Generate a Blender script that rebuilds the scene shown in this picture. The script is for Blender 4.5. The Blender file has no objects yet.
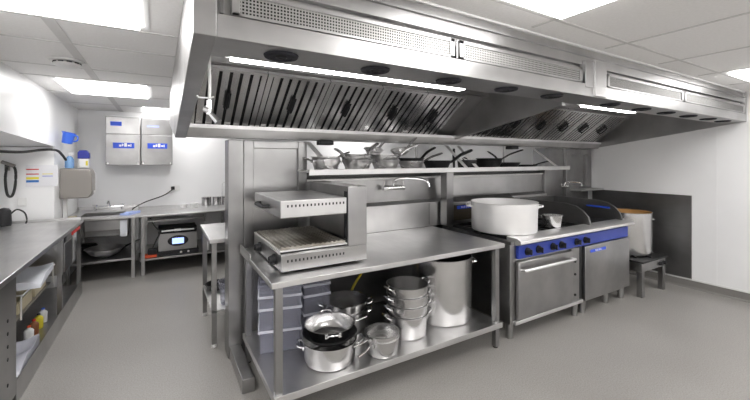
import bpy, bmesh, math, random
from mathutils import Vector, Matrix
random.seed(7)
PI = math.pi
S = bpy.context.scene
C = S.collection
R = math.radians

# ------------------------------------------------------------------ materials
MATS = {}
def srgb(r, g, b):
    f = lambda c: (c/255/12.92) if c/255 <= .04045 else ((c/255+.055)/1.055)**2.4
    return (f(r), f(g), f(b), 1)
def base_mat(name, col, rough=.5, metal=0.0, **kw):
    m = bpy.data.materials.new(name); m.use_nodes = True
    nt = m.node_tree; b = nt.nodes['Principled BSDF']
    b.inputs['Base Color'].default_value = col
    b.inputs['Roughness'].default_value = rough
    b.inputs['Metallic'].default_value = metal
    for k, v in kw.items(): b.inputs[k].default_value = v
    MATS[name] = m
    return m, nt, b
def noise(nt, scale, sx=(1,1,1), detail=3, rough=.5):
    tc = nt.nodes.new('ShaderNodeTexCoord'); mp = nt.nodes.new('ShaderNodeMapping')
    mp.inputs['Scale'].default_value = sx
    n = nt.nodes.new('ShaderNodeTexNoise'); n.inputs['Scale'].default_value = scale
    n.inputs['Detail'].default_value = detail; n.inputs['Roughness'].default_value = rough
    nt.links.new(tc.outputs['Object'], mp.inputs['Vector']); nt.links.new(mp.outputs[0], n.inputs['Vector'])
    return n
def ramp_color(nt, fac, c0, c1, p0=.3, p1=.7):
    r = nt.nodes.new('ShaderNodeValToRGB')
    r.color_ramp.elements[0].color = c0; r.color_ramp.elements[1].color = c1
    r.color_ramp.elements[0].position = p0; r.color_ramp.elements[1].position = p1
    nt.links.new(fac, r.inputs['Fac']); return r
def maprange(nt, v, a, b):
    m = nt.nodes.new('ShaderNodeMapRange'); m.inputs['From Min'].default_value = .25; m.inputs['From Max'].default_value = .75
    m.inputs['To Min'].default_value = a; m.inputs['To Max'].default_value = b
    nt.links.new(v, m.inputs['Value']); return m
def steel(name, lo, hi, r0=.25, r1=.42, stretch=(.6, .6, 14), bump=.02, scale=3):
    m, nt, b = base_mat(name, (.6,.6,.6,1), .3, 1.0)
    n = noise(nt, scale, stretch, 4, .6)
    n2 = noise(nt, 2.3, (1,1,1), 3, .55)
    r = ramp_color(nt, n2.outputs['Fac'], (lo, lo*.99, lo*.99, 1), (hi, hi*.992, hi*.99, 1))
    nt.links.new(r.outputs['Color'], b.inputs['Base Color'])
    mr = maprange(nt, n.outputs['Fac'], r0, r1); nt.links.new(mr.outputs[0], b.inputs['Roughness'])
    return m
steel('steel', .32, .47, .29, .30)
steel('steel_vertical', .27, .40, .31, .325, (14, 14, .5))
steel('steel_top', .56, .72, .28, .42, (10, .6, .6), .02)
steel('steel_filter', .75, .92, .22, .27, (.5, .5, 3))
steel('steel_hood', .38, .54, .30, .44, (.5, .5, 14))
steel('steel_cabinet', .28, .44, .28, .30, (.5, .5, 3))
steel('steel_shade', .10, .15, .45, .6)  # steel darkened to carry the shade below worktop and overshelf
steel('steel_dull', .20, .28, .34, .5, (.5, .5, 12))
steel('steel_bright', .70, .80, .38, .52, (.5, .5, 12))
steel('pot_steel', .55, .72, .22, .24, (.5, .5, 4), .0)
steel('aluminium', .82, .92, .42, .55, (.5, .5, 6), .0)
MATS['aluminium'].node_tree.nodes['Principled BSDF'].inputs['Metallic'].default_value = .7
base_mat('chrome', (.85,.85,.86,1), .08, 1.0)
base_mat('black_plastic', (.010,.010,.012,1), .5)
base_mat('black_iron', (.02,.02,.021,1), .5, .3)
base_mat('dark_rubber', (.03,.03,.03,1), .7)
base_mat('nozzle_black', (.010,.010,.016,1), .7)
base_mat('white_plastic', (.80,.80,.79,1), .4)
base_mat('grey_plastic', (.30,.28,.26,1), .35, .3)
base_mat('blue_enamel', srgb(36,58,150), .3)
base_mat('blue_label', srgb(45,85,215), .4)
base_mat('blue_plastic', srgb(70,115,225), .35)
base_mat('blue_dark_plastic', srgb(45,55,150), .35)
base_mat('blue_cloth', srgb(165,182,230), .9)
base_mat('red_plastic', srgb(215,50,40), .45)
base_mat('orange_plastic', srgb(220,85,45), .45)
base_mat('yellow_hose', srgb(190,170,40), .5)
base_mat('white_cloth', srgb(225,228,235), .9)
base_mat('cream_board', srgb(205,195,165), .6)
base_mat('brown_label', srgb(150,95,60), .6)
base_mat('paper', srgb(228,228,232), .8)
base_mat('text_white', (.9,.9,.95,1), .5)
base_mat('red_print', srgb(205,70,65), .7); base_mat('yellow_print', srgb(225,210,60), .7)
base_mat('blue_print', srgb(60,120,190), .7); base_mat('violet_print', srgb(150,160,220), .7)
base_mat('soup', srgb(178,138,88), .25)
base_mat('burn_brown', (.10,.085,.06,1), .5, .7)
base_mat('clear_blue', (.55,.56,.66,1), .2, 0, **{'Transmission Weight': .6, 'IOR': 1.15, 'Alpha': .5})
base_mat('clear_rib', (.82,.83,.92,1), .15, 0, **{'Transmission Weight': .2, 'Alpha': .8})
base_mat('clear_fluid', (.35,.6,.95,1), .12, 0, **{'Transmission Weight': .5, 'IOR': 1.3})
def emit(name, col, s):
    m, nt, b = base_mat(name, col, .5)
    b.inputs['Emission Color'].default_value = col; b.inputs['Emission Strength'].default_value = s
emit('lamp_panel', (1, .985, .97, 1), 6.5)
emit('lamp_strip', (1, .99, .97, 1), 12.0)
emit('screen', (.30, .42, .95, 1), 1.2)
steel('pan_bright', .72, .9, .26, .30, (1, 1, 4), .0)
MATS['pan_bright'].node_tree.nodes['Principled BSDF'].inputs['Metallic'].default_value = .9
for nm, an in (('pot_steel', .75), ('pan_bright', .6)):
    nt_ = MATS[nm].node_tree; b_ = nt_.nodes['Principled BSDF']; b_.inputs['Anisotropic'].default_value = an
    tg = nt_.nodes.new('ShaderNodeTangent'); tg.direction_type = 'RADIAL'; tg.axis = 'Z'
    nt_.links.new(tg.outputs[0], b_.inputs['Tangent'])
# painted walls, ceiling, floor
m, nt, b = base_mat('wall_white', (.8,.8,.8,1), .28)
n = noise(nt, 1.5); r = ramp_color(nt, n.outputs['Fac'], (.84,.84,.845,1), (.89,.89,.895,1)); nt.links.new(r.outputs[0], b.inputs['Base Color'])
m, nt, b = base_mat('ceiling_tile', (.72,.71,.69,1), .75)
n = noise(nt, 60, (1,1,1), 4); r = ramp_color(nt, n.outputs['Fac'], (.85,.84,.83,1), (.90,.89,.88,1)); nt.links.new(r.outputs[0], b.inputs['Base Color'])
m, nt, b = base_mat('ceiling_grid', (.66,.65,.64,1), .6)
m, nt, b = base_mat('floor_vinyl', (.3,.3,.3,1), .42)
n = noise(nt, 110, (1,1,1), 3, .75); n2 = noise(nt, 1.1, (1,1,1), 4, .6)
r = ramp_color(nt, n.outputs['Fac'], (.245,.235,.222,1), (.40,.385,.365,1), .3, .7)
r2 = ramp_color(nt, n2.outputs['Fac'], (.88,.87,.86,1), (1,1,1,1))
mx = nt.nodes.new('ShaderNodeMix'); mx.data_type = 'RGBA'; mx.blend_type = 'MULTIPLY'; mx.inputs['Factor'].default_value = 1
nt.links.new(r.outputs[0], mx.inputs[6]); nt.links.new(r2.outputs[0], mx.inputs[7]); nt.links.new(mx.outputs[2], b.inputs['Base Color'])
mr = maprange(nt, n2.outputs['Fac'], .34, .5); nt.links.new(mr.outputs[0], b.inputs['Roughness'])
bp = nt.nodes.new('ShaderNodeBump'); bp.inputs['Strength'].default_value = .12; bp.inputs['Distance'].default_value = .002
nt.links.new(n.outputs['Fac'], bp.inputs['Height']); nt.links.new(bp.outputs[0], b.inputs['Normal'])
base_mat('cove_vinyl', (.20,.19,.18,1), .5)
base_mat('sealant', (.75,.75,.74,1), .5)
# perforated sheet: rows of punched holes, dark inside
def perforated(name, pitch, hole, lo):
    m, nt, b = base_mat(name, (.6,.6,.6,1), .58, 1.0)
    tc = nt.nodes.new('ShaderNodeTexCoord'); sp = nt.nodes.new('ShaderNodeSeparateXYZ'); nt.links.new(tc.outputs['Object'], sp.inputs[0])
    def cell(out):
        a = nt.nodes.new('ShaderNodeMath'); a.operation = 'PINGPONG'; a.inputs[1].default_value = pitch/2
        nt.links.new(out, a.inputs[0])
        c = nt.nodes.new('ShaderNodeMath'); c.operation = 'GREATER_THAN'; c.inputs[1].default_value = pitch/2 - hole/2
        nt.links.new(a.outputs[0], c.inputs[0]); return c
    cx, cz = cell(sp.outputs['X']), cell(sp.outputs['Z'])
    mul = nt.nodes.new('ShaderNodeMath'); mul.operation = 'MULTIPLY'
    nt.links.new(cx.outputs[0], mul.inputs[0]); nt.links.new(cz.outputs[0], mul.inputs[1])
    mx = nt.nodes.new('ShaderNodeMix'); mx.data_type = 'RGBA'
    mx.inputs[6].default_value = (lo, lo*.99, lo*.97, 1); mx.inputs[7].default_value = (.02,.02,.02,1)
    nt.links.new(mul.outputs[0], mx.inputs['Factor']); nt.links.new(mx.outputs[2], b.inputs['Base Color'])
perforated('perforated', .0130, .0072, .45)
perforated('fine_mesh', .008, .0036, .36)
# brushed griddle plate with brown burn marks
m, nt, b = base_mat('grill_plate', (.5,.5,.5,1), .35, 1.0)
n = noise(nt, 5, (1,1,1), 4); r = ramp_color(nt, n.outputs['Fac'], (.26,.23,.19,1), (.62,.60,.56,1), .35, .65); nt.links.new(r.outputs[0], b.inputs['Base Color'])

# ------------------------------------------------------------------ mesh helpers
class MB:
    def __init__(s): s.bm = bmesh.new()
    def box(s, x0, x1, y0, y1, z0, z1, M=None):
        r = bmesh.ops.create_cube(s.bm, size=1)
        T = Matrix.Translation(((x0+x1)/2, (y0+y1)/2, (z0+z1)/2)) @ Matrix.Diagonal((abs(x1-x0), abs(y1-y0), abs(z1-z0), 1))
        if M is not None: T = M @ T
        bmesh.ops.transform(s.bm, matrix=T, verts=r['verts']); return s
    def prism(s, pts, a0, a1, axis='x', M=None):
        # pts: polygon in the plane normal to axis -> x:(y,z) y:(x,z) z:(x,y)
        f = {'x': lambda a, p: (a, p[0], p[1]), 'y': lambda a, p: (p[0], a, p[1]), 'z': lambda a, p: (p[0], p[1], a)}[axis]
        v0 = [s.bm.verts.new(f(a0, p)) for p in pts]; v1 = [s.bm.verts.new(f(a1, p)) for p in pts]
        fs = [s.bm.faces.new(v0), s.bm.faces.new(v1[::-1])]
        k = len(pts)
        for i in range(k): fs.append(s.bm.faces.new((v0[i], v1[i], v1[(i+1) % k], v0[(i+1) % k])))
        bmesh.ops.recalc_face_normals(s.bm, faces=fs)
        if M is not None: bmesh.ops.transform(s.bm, matrix=M, verts=v0+v1)
        return s
    def cyl(s, p0, p1, r0, r1=None, n=20):
        p0, p1 = Vector(p0), Vector(p1); d = p1-p0; r1 = r0 if r1 is None else r1
        r = bmesh.ops.create_cone(s.bm, cap_ends=True, segments=n, radius1=r0, radius2=r1, depth=d.length)
        T = Matrix.Translation((p0+p1)/2) @ d.to_track_quat('Z', 'Y').to_matrix().to_4x4()
        bmesh.ops.transform(s.bm, matrix=T, verts=r['verts']); return s
    def lathe(s, prof, n=40, M=None):
        rings = []
        for r, z in prof:
            if r < 1e-5: rings.append([s.bm.verts.new((0, 0, z))])
            else: rings.append([s.bm.verts.new((r*math.cos(2*PI*i/n), r*math.sin(2*PI*i/n), z)) for i in range(n)])
        fs = []
        for a, b in zip(rings, rings[1:]):
            for i in range(n):
                j = (i+1) % n
                if len(a) == 1 and len(b) == 1: continue
                if len(a) == 1: fs.append(s.bm.faces.new((a[0], b[i], b[j])))
                elif len(b) == 1: fs.append(s.bm.faces.new((a[i], b[0], a[j])))
                else: fs.append(s.bm.faces.new((a[i], b[i], b[j], a[j])))
        bmesh.ops.recalc_face_normals(s.bm, faces=fs)
        if M is not None: bmesh.ops.transform(s.bm, matrix=M, verts=[v for r in rings for v in r])
        return s
    def tube(s, pts, r, n=8, M=None, flat=1.0):
        pts = [Vector(p) for p in pts]; rings = []
        up = Vector((0,0,1))
        for i, p in enumerate(pts):
            t = (pts[min(i+1, len(pts)-1)] - pts[max(i-1, 0)]).normalized()
            u = t.cross(up)
            if u.length < .05: u = t.cross(Vector((0,1,0)))
            u.normalize(); v = u.cross(t).normalized()
            rr = r[i] if isinstance(r, (list, tuple)) else r
            rings.append([s.bm.verts.new(p + u*rr*math.cos(2*PI*k/n) + v*rr*flat*math.sin(2*PI*k/n)) for k in range(n)])
        fs = []
        for a, b in zip(rings, rings[1:]):
            for k in range(n): fs.append(s.bm.faces.new((a[k], a[(k+1) % n], b[(k+1) % n], b[k])))
        fs.append(s.bm.faces.new(rings[0][::-1])); fs.append(s.bm.faces.new(rings[-1]))
        bmesh.ops.recalc_face_normals(s.bm, faces=fs)
        if M is not None: bmesh.ops.transform(s.bm, matrix=M, verts=[v for q in rings for v in q])
        return s
    def build(s, name, mat, parent=None, bev=0, loc=None):
        me = bpy.data.meshes.new(name); s.bm.to_mesh(me); s.bm.free()
        me.polygons.foreach_set('use_smooth', [True]*len(me.polygons))
        me.set_sharp_from_angle(angle=R(35))
        me.materials.append(MATS[mat])
        o = bpy.data.objects.new(name, me); C.objects.link(o)
        if parent is not None: o.parent = parent
        if loc: o.location = loc
        if bev:
            b = o.modifiers.new('bevel', 'BEVEL'); b.width = bev; b.segments = 2; b.limit_method = 'ANGLE'; b.angle_limit = R(40)
        return o
def smooth_path(pts, k=6):
    pts = [Vector(p) for p in pts]; out = []
    P = [pts[0]] + pts + [pts[-1]]
    for i in range(1, len(P)-2):
        for j in range(k):
            t = j/k; a, b, c, d = P[i-1], P[i], P[i+1], P[i+2]
            out.append(.5*((2*b) + (c-a)*t + (2*a-5*b+4*c-d)*t*t + (3*b-a-3*c+d)*t**3))
    out.append(pts[-1]); return out
def tag(o, label=None, cat=None, group=None, kind=None):
    if label: o['label'] = label
    if cat: o['category'] = cat
    if group: o['group'] = group
    if kind: o['kind'] = kind
    return o
def thing(name, label, cat, loc=(0,0,0), rz=0, group=None, rot=None):
    o = bpy.data.objects.new(name, None); C.objects.link(o); o.empty_display_size = .1
    o.location = loc; o.rotation_euler = rot if rot else (0, 0, rz)
    return tag(o, label, cat, group)
def copy_tree(o, parent=None):
    c = o.copy(); C.objects.link(c)
    if parent is not None: c.parent = parent
    for ch in [x for x in S.objects if x.parent == o]: copy_tree(ch, c)
    return c
def dup(o, loc, rz=0, label=None, rot=None, scale=None):
    c = copy_tree(o); c.location = loc; c.rotation_euler = rot if rot else (0, 0, rz)
    if label: c['label'] = label
    if scale: c.scale = (scale,)*3
    return c
def struct(mb, name, mat, **k): return tag(mb.build(name, mat, **k), kind='structure')
def text(body, size, mat, parent, M, name='lettering', depth=.0006):
    cu = bpy.data.curves.new(name, 'FONT'); cu.body = body; cu.size = size; cu.extrude = depth; cu.align_x = 'CENTER'; cu.align_y = 'CENTER'
    tmp = bpy.data.objects.new('tmp', cu); C.objects.link(tmp)
    bpy.context.view_layer.update()
    me = bpy.data.meshes.new_from_object(tmp); bpy.data.objects.remove(tmp)
    me.transform(M); me.name = name; me.materials.clear(); me.materials.append(MATS[mat])
    o = bpy.data.objects.new(name, me); C.objects.link(o); o.parent = parent; return o
FACE_NEAR = lambda x, y, z: Matrix.Translation((x, y, z)) @ Matrix.Rotation(PI/2, 4, 'X')      # reads towards -y

# ------------------------------------------------------------------ room
XL, XR, YN, YB, ZC = -1.62, 5.78, -3.9, 7.1, 2.40
XS = -1.08                                                                   # service wall face on the left
struct(MB().box(XL-.1, XR+.1, YN-.1, YB+.1, -.1, 0), 'floor', 'floor_vinyl')
struct(MB().box(XL-.1, XR+.1, YN-.1, YB+.1, ZC, ZC+.1), 'ceiling', 'ceiling_tile')
struct(MB().box(XR, XR+.1, YN-.1, YB+.1, 0, ZC), 'wall_right', 'wall_white')
struct(MB().box(XL-.1, XR, YB, YB+.1, 0, ZC), 'wall_back', 'wall_white')
struct(MB().box(XL-.1, XR, YN-.1, YN, 0, ZC), 'wall_near', 'wall_white')
struct(MB().box(XL-.1, XL, YN, YB, 0, ZC), 'wall_left', 'wall_white')
struct(MB().prism([(YN, 1.88), (4.0, 1.85), (6.0, 1.765), (YB, 1.765), (YB, ZC), (YN, ZC)], XL, XS, 'x'), 'trim_1', 'wall_white')
struct(MB().box(XL, XS, 5.66, YB, 0, 1.77), 'wall_service', 'wall_white')
# cove skirting
struct(MB().prism([(XR, 0), (XR-.03, 0), (XR-.012, .02), (XR-.006, .10), (XR, .10)], YN, 3.12, 'y'), 'baseboard_right', 'cove_vinyl')
struct(MB().box(XR-.008, XR, YN, 3.12, .10, .118), 'trim_2', 'sealant')
struct(MB().box(XS, XR, YB-.012, YB, 0, .10), 'baseboard_back', 'cove_vinyl')
# wall panel seams on the right wall
struct(MB().box(XR-.003, XR, 1.66, 1.69, .12, ZC), 'trim_3', 'wall_white')
# ceiling grid
g = MB()
for x in [1.88+.8*k for k in range(-4, 5)]: g.box(x-.010, x+.010, YN, 1.36, ZC-.004, ZC)
for y in (1.22, .22, -.78, -1.78, -2.78): g.box(XS, XR, y-.010, y+.010, ZC-.004, ZC)
g.box(-.56, -.50, 1.4, YB, ZC-.003, ZC)
for y in (1.70, 2.62, 3.12, 3.92, 4.42, 5.36, 6.3): g.box(XS, .12, y-.010, y+.010, ZC-.004, ZC)
struct(g, 'trim_4', 'ceiling_grid')
struct(MB().box(.10, XR, 1.405, 1.425, ZC-.012, ZC), 'trim_5', 'white_plastic')

# splash panel on the right wall
t = MB().box(XR-.016, XR-.003, 1.90, 3.12, .122, 1.17).build('splash_panel', 'steel_dull')
tag(t, 'dark brushed steel splash sheet fixed low on the right wall behind the stockpot burner', 'splash panel')

# ceiling lights
def ceiling_light(x0, x1, y0, y1, label):
    o = thing('ceiling_light', label, 'light', ((x0+x1)/2, (y0+y1)/2, ZC), group='recessed ceiling light panels')
    w, h = (x1-x0)/2, (y1-y0)/2
    f = MB()
    f.box(-w-.05, w+.05, -h-.05, -h, -.004, -.001).box(-w-.05, w+.05, h, h+.05, -.004, -.001)
    f.box(-w-.05, -w, -h, h, -.004, -.001).box(w, w+.05, -h, h, -.004, -.001)
    f.build('frame', 'white_plastic', o)
    MB().box(-w, w, -h, h, -.022, -.002).build('diffuser', 'lamp_panel', o)
    return o
ceiling_light(-.86, -.10, 1.72, 2.53, 'large bright ceiling light panel nearest the camera, left of the hood')
ceiling_light(-.85, -.12, 4.51, 5.30, 'bright square ceiling light panel beyond the smoke alarm')
ceiling_light(-.22, .62, 6.35, 6.93, 'bright ceiling light panel over the two steel wall cabinets')
ceiling_light(1.12, 1.86, .42, 1.17, 'bright ceiling light panel in front of the middle of the hood')
ceiling_light(4.34, 5.08, .42, 1.17, 'bright ceiling light panel beside the right end of the hood')
for x, w in ((-.86, 'at the far left'), (1.12, 'left of centre'), (2.74, 'right of centre'), (4.34, 'at the far right')):  # two unseen rows of panels, added to brighten the room
    ceiling_light(x, x+.74, -1.5, -.75, 'unseen ceiling fill light added behind the camera '+w+', nearer row')
    ceiling_light(x, x+.74, -3.4, -2.65, 'unseen ceiling fill light added behind the camera '+w+', farther row')
ceiling_light(3.2, 4.0, 6.0, 6.8, 'unseen ceiling fill light added beyond the island by the back wall')  # added out of view as extra fill light

o = thing('smoke_alarm', 'round white smoke alarm on the ceiling between two light panels', 'smoke alarm', (-.62, 3.66, ZC))
MB().lathe([(0,-.001), (.11,-.001), (.11,-.014), (.10,-.018), (0,-.018)]).build('base', 'white_plastic', o)
MB().lathe([(0,-.018), (.055,-.018), (.085,-.03), (.085,-.045), (.05,-.062), (0,-.064)]).build('cover', 'white_plastic', o)
v = MB()
for k in range(10):
    a = 2*PI*k/10; v.box(-.004, .004, -.016, .016, -.030, -.022, Matrix.Rotation(a, 4, 'Z') @ Matrix.Translation((.083, 0, 0)))
v.build('vent', 'black_plastic', o)

# ------------------------------------------------------------------ extraction hood (double sided, over the island)
HX0, HX1, HY0, HYC, HY1 = .10, 5.77, 1.40, 3.16, 5.00
HZ, GZ, HT = 2.06, 1.80, ZC-.002
hood = thing('extraction_hood', 'long double-sided stainless steel extraction hood hanging over the cooking island', 'extractor hood', (0, 0, 0))
LIP = .06
def endprof(): return [(HY0, HZ), (HYC, GZ-.01), (HY1, HZ), (HY1, HT), (HY0, HT)]
MB().prism(endprof(), HX0, HX0+.075, 'x').build('end_panel', 'steel_hood', hood, .003)
MB().prism([(HY0+.002, HZ), (HYC, GZ-.01), (HY1-.002, HZ), (HY1-.002, HT), (HY0+.002, HT)], HX1-.03, HX1, 'x').build('end_panel', 'steel_hood', hood)
MB().prism([(HY0+.35, HZ+.001), (HYC, GZ+.02), (HY1-.35, HZ+.001), (HY1-.35, 2.3), (HY0+.35, 2.3)], 2.79, 2.83, 'x').build('divider', 'steel_hood', hood)
# underside duct with fascia, near side
xa, xb = HX0+.075, HX1-.03
MB().box(xa, xb, HY0+.02, HY0+.25, HZ, HZ+.03).build('underside', 'steel_hood', hood)
MB().box(xa, xb, HY1-.32, HY1, HZ, HT).build('rear_plenum', 'steel_hood', hood)
MB().box(xa, xb, HY0+.23, HY0+.25, HZ+.03, 2.30).build('inner_panel', 'steel_hood', hood)
MB().box(xa, xb, HY0, HY0+.02, HZ, HZ+.085).build('fascia_lip', 'steel_hood', hood, .002)
MB().box(xa, xb, HY0+.05, HY0+.07, HZ+.085, HT).build('upper_fascia', 'steel_hood', hood)
MB().box(xa, xb, HY0+.02, HY0+.05, 2.275, HT).build('top_band', 'steel_hood', hood, .002)
MB().box(xa, xb, HY0+.004, HY0+.02, 2.335, 2.345).build('top_bead', 'steel_hood', hood)
# grille modules
def grille(x0, x1, mat, name='grille'):
    f = MB()
    z0, z1, m = HZ+.088, 2.245, .035
    f.box(x0, x1, HY0, HY0+.02, z0, z0+.012).box(x0, x1, HY0, HY0+.02, z1-.018, z1)
    f.box(x0, x0+.03, HY0, HY0+.02, z0, z1).box(x1-.03, x1, HY0, HY0+.02, z0, z1)
    fr = f.build('grille_frame', 'steel_hood', hood, .0015)
    MB().box(x0+.03, x1-.03, HY0+.006, HY0+.014, z0+.012, z1-.018).build(name, mat, fr)
grille(.225, 1.31, 'perforated'); grille(1.345, 2.47, 'perforated')
grille(2.79, 4.08, 'fine_mesh'); grille(4.11, 5.70, 'fine_mesh')
f = MB().box(2.50, 2.60, HY0-.004, HY0+.04, HZ+.06, 2.30); f.box(2.60, 2.75, HY0-.014, HY0+.03, HZ+.005, 2.31)
f.build('cover_strip', 'steel_hood', hood, .003)
for x in (.19, 1.327, 4.095):
    MB().box(x-.004, x+.008, HY0+.003, HY0+.012, HZ+.088, 2.245).build('seam', 'steel_dull', hood)
# black round spot nozzles on the underside
nz = None
for x in (.44, .90, 1.37, 1.84, 2.30, 3.05, 3.56, 4.03, 4.52, 5.02, 5.44):
    if nz is None:
        b = MB().lathe([(0, -.006), (.045, -.007), (.048, -.012), (.060, -.013), (.068, -.010), (.072, -.0005), (0, -.0005)], 36)
        nz = b.build('air_nozzle', 'nozzle_black', hood, loc=(x, 1.515, HZ))
        for rr in (.02,):
            sl = MB().lathe([(.018, -.006), (.022, -.011), (.026, -.006)], 24).build('nozzle_ring', 'black_plastic', nz)
    else:
        c = copy_tree(nz, hood); c.location = (x, 1.515, HZ)
# strip lights
for x0, x1 in ((.27, 1.64), (3.00, 3.80)):
    lt = MB().box(x0-.02, x1+.02, 1.655, 1.74, 2.078, 2.125).build('light_housing', 'white_plastic', hood)
    MB().box(x0, x1, 1.662, 1.720, 2.060, 2.077).build('strip_light', 'lamp_strip', lt)
# roof, baffle filters and gutter
FB, FT = Vector((0, 3.05, 1.885)), Vector((0, 2.56, 2.245))
MB().box(xa, xb, 1.64, HYC+.01, 2.28, 2.295).build('hood_roof', 'steel_hood', hood)
MB().box(xa, xb, HYC+.01, HY1-.32, 2.28, 2.295).build('hood_roof', 'steel_hood', hood)
MB().box(xa, xb, HYC, HYC+.02, GZ, 2.28).build('centre_panel', 'steel_hood', hood)
MB().prism([(2.98, 1.885), (2.98, 1.87), (3.02, 1.795), (HYC, 1.795), (HYC, 1.80), (3.03, 1.80), (2.995, 1.875), (2.995, 1.885)], xa, xb, 'x').build('gutter', 'steel_hood', hood)
MB().box(xa, xb, 2.975, 2.985, 1.86, 1.888).build('gutter_lip', 'steel_bright', hood)
for x in (1.22, 3.75): 
    d = MB().box(x, x+.13, 3.0, 3.10, 1.755, 1.794).build('drain_cup', 'black_plastic', hood, .006)
d = (FT-FB); L = d.length; ang = math.atan2(d.z, -d.y)
F_M = lambda x: Matrix.Translation((x, FB.y, FB.z)) @ Matrix.Rotation(-ang, 4, 'X') @ Matrix.Rotation(PI, 4, 'Z')   # local y runs up the slope
# local frame: x across, y up the slope, z normal
def filt(x, W):
    M = Matrix.Translation((x, FB.y, FB.z)) @ Matrix(((1,0,0,0), (0,d.y/L,-d.z/L*-1*-1,0), (0,d.z/L,d.y/L,0), (0,0,0,1)))
    b = MB().box(-W/2, W/2, 0, L, .0, .004); back = b
    o = back.build('filter', 'black_iron', hood); o.matrix_local = M
    f = MB()
    f.box(-W/2+.002, -W/2+.036, 0, L, .006, .04).box(W/2-.036, W/2-.002, 0, L, .006, .04).box(-W/2+.036, W/2-.036, 0, .02, .006, .04).box(-W/2+.036, W/2-.036, L-.02, L, .006, .04)
    n = 6; p = (W-.072)/n
    for k in range(n):
        xc = -W/2+.036+p*(k+.5)
        f.box(xc-p*.34, xc+p*.34, .02, L-.02, .020, .032)
    f.build('baffle', 'steel_filter', o)
    h = MB().box(-.020, .020, L*.42, L*.66, .042, .050); h.tube(smooth_path([(0, L*.44, .045), (0, L*.46, .075), (0, L*.62, .075), (0, L*.64, .045)], 4), .008, 8)
    h.build('handle', 'black_plastic', o)
    return o
for k in range(5): filt(.178+.47*(k+.5), .466)
MB().prism([(FB.y, FB.z), (FT.y, FT.z), (FT.y+.03, FT.z+.02), (FB.y+.03, FB.z+.02)], 2.53, 2.79, 'x').build('blanking_panel', 'steel_hood', hood)
for k in range(6): filt(2.84+.455*(k+.5), .451)
MB().prism([(FB.y, FB.z), (FT.y, FT.z), (FT.y+.03, FT.z+.02), (FB.y+.03, FB.z+.02)], 5.572, 5.74, 'x').build('blanking_panel', 'steel_hood', hood)
MB().box(xa, xb, 2.50, 2.62, 2.243, 2.279).build('filter_rail', 'steel_hood', hood)

# spray hose hanging under the left end of the hood
o = thing('spray_tap', 'chrome spray tap hanging on a white hose under the left end of the hood', 'spray tap', (.215, 2.0, 1.83))
MB().tube([(0,0,.40), (0,0,.30), (.002,0,.16), (0,0,.08)], .008).build('hose', 'white_plastic', o)
MB().cyl((0,0,.02), (0,0,.09), .014).cyl((0,0,.03), (.04,-.03,-.02), .011, .018).cyl((0,0,.04), (-.02,.01,.05), .018).build('spray_head', 'chrome', o)
MB().tube([(-.055,0,.11), (-.05,-.012,.10), (0,-.016,.10), (.02,0,.11)], .004).build('hanger_loop', 'white_plastic', o)
MB().lathe([(0,.40), (.03,.40), (.03,.448), (0,.448)], 20).build('ceiling_fitting', 'chrome', o)

# ------------------------------------------------------------------ service spine of the island
sp = thing('steel_partition', 'stainless steel service wall running down the middle of the cooking island', 'partition', (0, 0, 0))
SY = 3.15
MB().box(.48, .60, SY, 3.33, 0, GZ-.012).build('end_post', 'steel_vertical', sp, .004)
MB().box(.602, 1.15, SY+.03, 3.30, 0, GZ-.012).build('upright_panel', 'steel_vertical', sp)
f = MB(); z0, z1 = .92, 1.75
f.box(.602, .68, SY, SY+.028, .0, 1.785).box(1.07, 1.15, SY, SY+.028, .0, 1.785).box(.68, 1.07, SY, SY+.028, 1.72, 1.785)
f.build('panel_frame', 'steel_vertical', sp, .003)
MB().box(1.152, 4.60, SY+.02, 3.32, .90, 1.42).build('splashback', 'steel', sp)
MB().box(1.152, 4.60, SY+.02, 3.32, 0, .899).build('lower_panel', 'steel_shade', sp)  # dark void under the table, its shade put into the steel colour
MB().box(1.152, 4.60, SY+.06, 3.32, 1.441, 1.50).build('recess_shade', 'steel_shade', sp)  # dark strip standing in for the shaded gap under the shelf
MB().box(1.152, 4.60, SY+.005, 3.34, 1.422, 1.44).build('splashback_cap', 'steel_bright', sp, .003)
MB().prism([(SY-.05, 1.16), (SY+.02, 1.19), (SY+.02, .90), (SY-.05, .90)], 1.30, 4.60, 'x').build('service_duct', 'steel_top', sp, .002)
for x in (2.52,): MB().box(x, x+.006, SY-.053, SY-.051, .92, 1.15).build('duct_seam', 'steel_dull', sp)
MB().box(4.602, 5.76, SY+.03, 3.32, 0, GZ-.012).build('upright_panel', 'steel_vertical', sp)
f = MB().box(4.602, 4.72, SY-.02, SY+.028, 0, 1.785).box(5.10, 5.22, SY-.02, SY+.028, 0, 1.785).box(5.64, 5.76, SY-.02, SY+.028, 1.17, 1.785).box(5.22, 5.64, SY-.02, SY+.028, 1.70, 1.785).box(5.22, 5.64, SY-.02, SY+.028, 1.17, 1.24)
f.build('panel_frame', 'steel_vertical', sp, .003)
MB().box(5.18, 5.765, 2.95, SY-.022, 1.17, 1.195).build('side_ledge', 'steel_top', sp, .002)
MB().box(.49, .575, 2.62, SY-.002, 0, .10).build('kerb', 'steel', sp, .004)
MB().box(.575, .60, SY+.0, SY+.03, .0, .5).build('kerb_trim', 'steel_dull', sp)

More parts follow.
